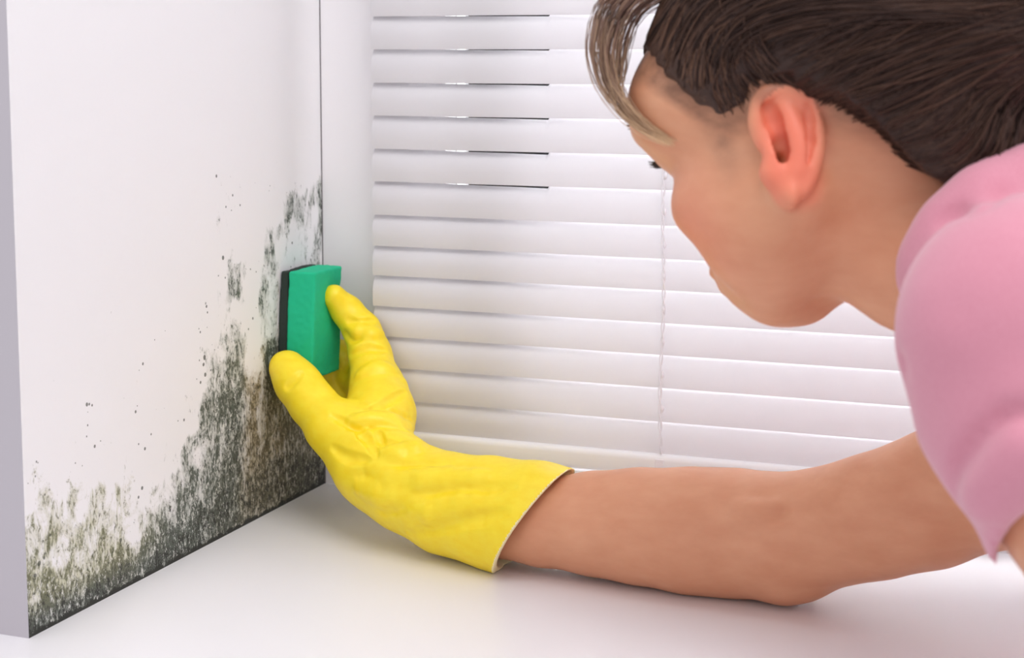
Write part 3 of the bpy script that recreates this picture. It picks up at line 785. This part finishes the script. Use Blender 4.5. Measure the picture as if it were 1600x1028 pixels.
# ---- rubber glove on the right hand
gv = Field(np.array([-.01, -.29, -.012]), np.array([.33, .01, .24]), .0012)
CC = P(834, 816, 1.28)
gv.chain([(P(880, 826, 1.275), R_(95, 1.275)), (P(834, 817, 1.282), R_(94, 1.28)), (P(765, 800, 1.30), R_(84, 1.3)), (P(700, 786, 1.318), R_(76, 1.32)), (P(640, 762, 1.34), R_(69, 1.34)), (P(600, 735, 1.36), R_(64, 1.36))], .01)
gv.chain([(P(600, 735, 1.36), R_(64, 1.36)), (P(578, 695, 1.385), R_(60, 1.385)), (P(594, 648, 1.415), R_(50, 1.415)), (P(590, 606, 1.435), R_(42, 1.435))], .015)
# palm breadth going away from the viewer
gv.chain([(P(590, 700, 1.42), R_(46, 1.42)), (P(592, 640, 1.445), R_(34, 1.445)), (P(590, 610, 1.452), R_(32, 1.45))], .015)
# thumb
gv.chain([(P(568, 718, 1.365), R_(54, 1.365)), (P(521, 668, 1.385), R_(40, 1.385)), (P(488, 630, 1.402), R_(33, 1.40)), (P(465, 598, 1.416), R_(31, 1.416)), (P(449, 575, 1.425), R_(28, 1.425))], .012)
# index finger
gv.chain([(P(588, 604, 1.437), R_(40, 1.437)), (P(578, 553, 1.454), R_(32, 1.45)), (P(566, 516, 1.462), R_(29, 1.46)), (P(542, 486, 1.466), R_(23, 1.466)), (P(522, 463, 1.459), R_(18.5, 1.459))], .006)
# the three other fingers, behind the sponge
for a_ in ([(586, 606, 1.448, 30), (566, 575, 1.50, 24), (540, 555, 1.500, 22), (516, 545, 1.496, 19)],
           [(584, 620, 1.452, 28), (560, 600, 1.492, 22), (532, 583, 1.508, 20), (510, 575, 1.500, 17)],
           [(588, 645, 1.452, 28), (556, 630, 1.500, 19), (530, 613, 1.506, 17), (510, 600, 1.502, 15)]):
    gv.chain([(P(x_, y_, d_), R_(r_, d_)) for x_, y_, d_, r_ in a_], .004)
gv.ell(P(624, 601, 1.425), (.005, .005, .005), .006)
# wrinkles
cr = [([(545, 500), (560, 507), (585, 500)], .004, .0012), ([(535, 520), (556, 528), (572, 515)], .004, .0012), ([(548, 555), (575, 545), (600, 548)], .004, .001),
      ([(560, 645), (600, 640), (640, 655)], .005, .0016), ([(548, 668), (590, 662), (650, 680)], .005, .0016), ([(520, 650), (560, 672), (600, 690), (640, 700)], .005, .0015),
      ([(580, 640), (610, 625), (632, 612)], .004, .0015), ([(590, 712), (575, 690), (560, 680)], .004, .0016), ([(600, 700), (590, 675), (575, 665)], .003, .0012),
      ([(560, 745), (620, 730), (690, 728)], .008, .0014), ([(600, 800), (680, 770), (800, 760)], .009, .0015), ([(640, 835), (720, 815), (790, 800)], .009, .0012),
      ([(520, 700), (545, 715), (575, 718)], .005, .0013), ([(470, 585), (455, 600), (448, 605)], .004, .0005)]
for px, r_, dp in cr: gv.stroke(px, r_, dp * 1.7, .003)
rg = [([(552, 512), (575, 520), (596, 520)], .006, .0012), ([(550, 655), (600, 652), (645, 668)], .007, .0016), ([(580, 735), (650, 745), (760, 742)], .010, .0018), ([(560, 765), (640, 785), (760, 785)], .012, .0014),
      ([(560, 585), (590, 575), (615, 580)], .008, .0012), ([(600, 705), (640, 702), (655, 695)], .008, .002)]
for px, r_, dp in rg: gv.stroke(px, r_, dp * 1.5, .005, 'u')
g = np.stack(np.meshgrid(*gv.ax, indexing='ij'), -1).astype(np.float32)
gv.D += (.0007 * vnoise(g, 55) + .0006 * vnoise(g * np.array([1.6, 1, .7], dtype=np.float32), 28)).astype(np.float32)
# cuff opening: plane through the rim, hollow behind it
rimt, rimb = P(893, 737, 1.28), P(771, 893, 1.27)
vv = (CC - CAM) / np.linalg.norm(CC - CAM)
e1 = rimt - rimb; e2 = vv + .26 * RT; cn = np.cross(e1, e2); cn /= np.linalg.norm(cn)
if cn @ RT < 0: cn = -cn
gv.cut(rimb, cn)
hol = [(P(920, 832, 1.268), R_(95, 1.27)), (P(880, 826, 1.275), R_(91.5, 1.275)), (P(834, 817, 1.282), R_(88, 1.28)), (P(780, 803, 1.296), R_(68, 1.3)), (P(745, 796, 1.305), R_(46, 1.31))]
gv.chain(hol, .001, 's')
gv.D = np.maximum(gv.D, (-(gv.ax[0][:, None, None]) + .0008).astype(np.float32) + np.zeros_like(gv.D))
gv.D = np.maximum(gv.D, (gv.ax[1][None, :, None] + .0020).astype(np.float32) + np.zeros_like(gv.D))
gv.D = np.maximum(gv.D, np.minimum((gv.ax[1][None, :, None] + .0405), (gv.ax[0][:, None, None] - .0640)).astype(np.float32) + np.zeros_like(gv.D))
gv.D = np.maximum(gv.D, (-(gv.ax[2][None, None, :]) + .0008).astype(np.float32) + np.zeros_like(gv.D))
v, f = gv.mesh()
# keep the faces inside the cuff as the pale lining
fc = v[f].mean(1)
def in_hollow(p, mg):
    r = np.zeros(len(p), bool)
    for (a, ra), (b, rb) in zip(hol[:-1], hol[1:]):
        ba = b - a; t = np.clip(((p - a) @ ba) / (ba @ ba), 0, 1); r |= np.linalg.norm(p - a - t[:, None] * ba, axis=1) < ra + (rb - ra) * t + mg
    return r
lin = in_hollow(fc, .0007) | (((fc - rimb) @ cn) > -.0010)
gl_ = mesh_obj('rubber_glove', v, f, [M['glove'], M['lining']], PER, True, None, lin.astype(int))
gl_['label'] = 'yellow rubber glove with a pale inner cuff'
sm = gl_.modifiers.new('smooth', 'SMOOTH'); sm.iterations = 2; sm.factor = .5
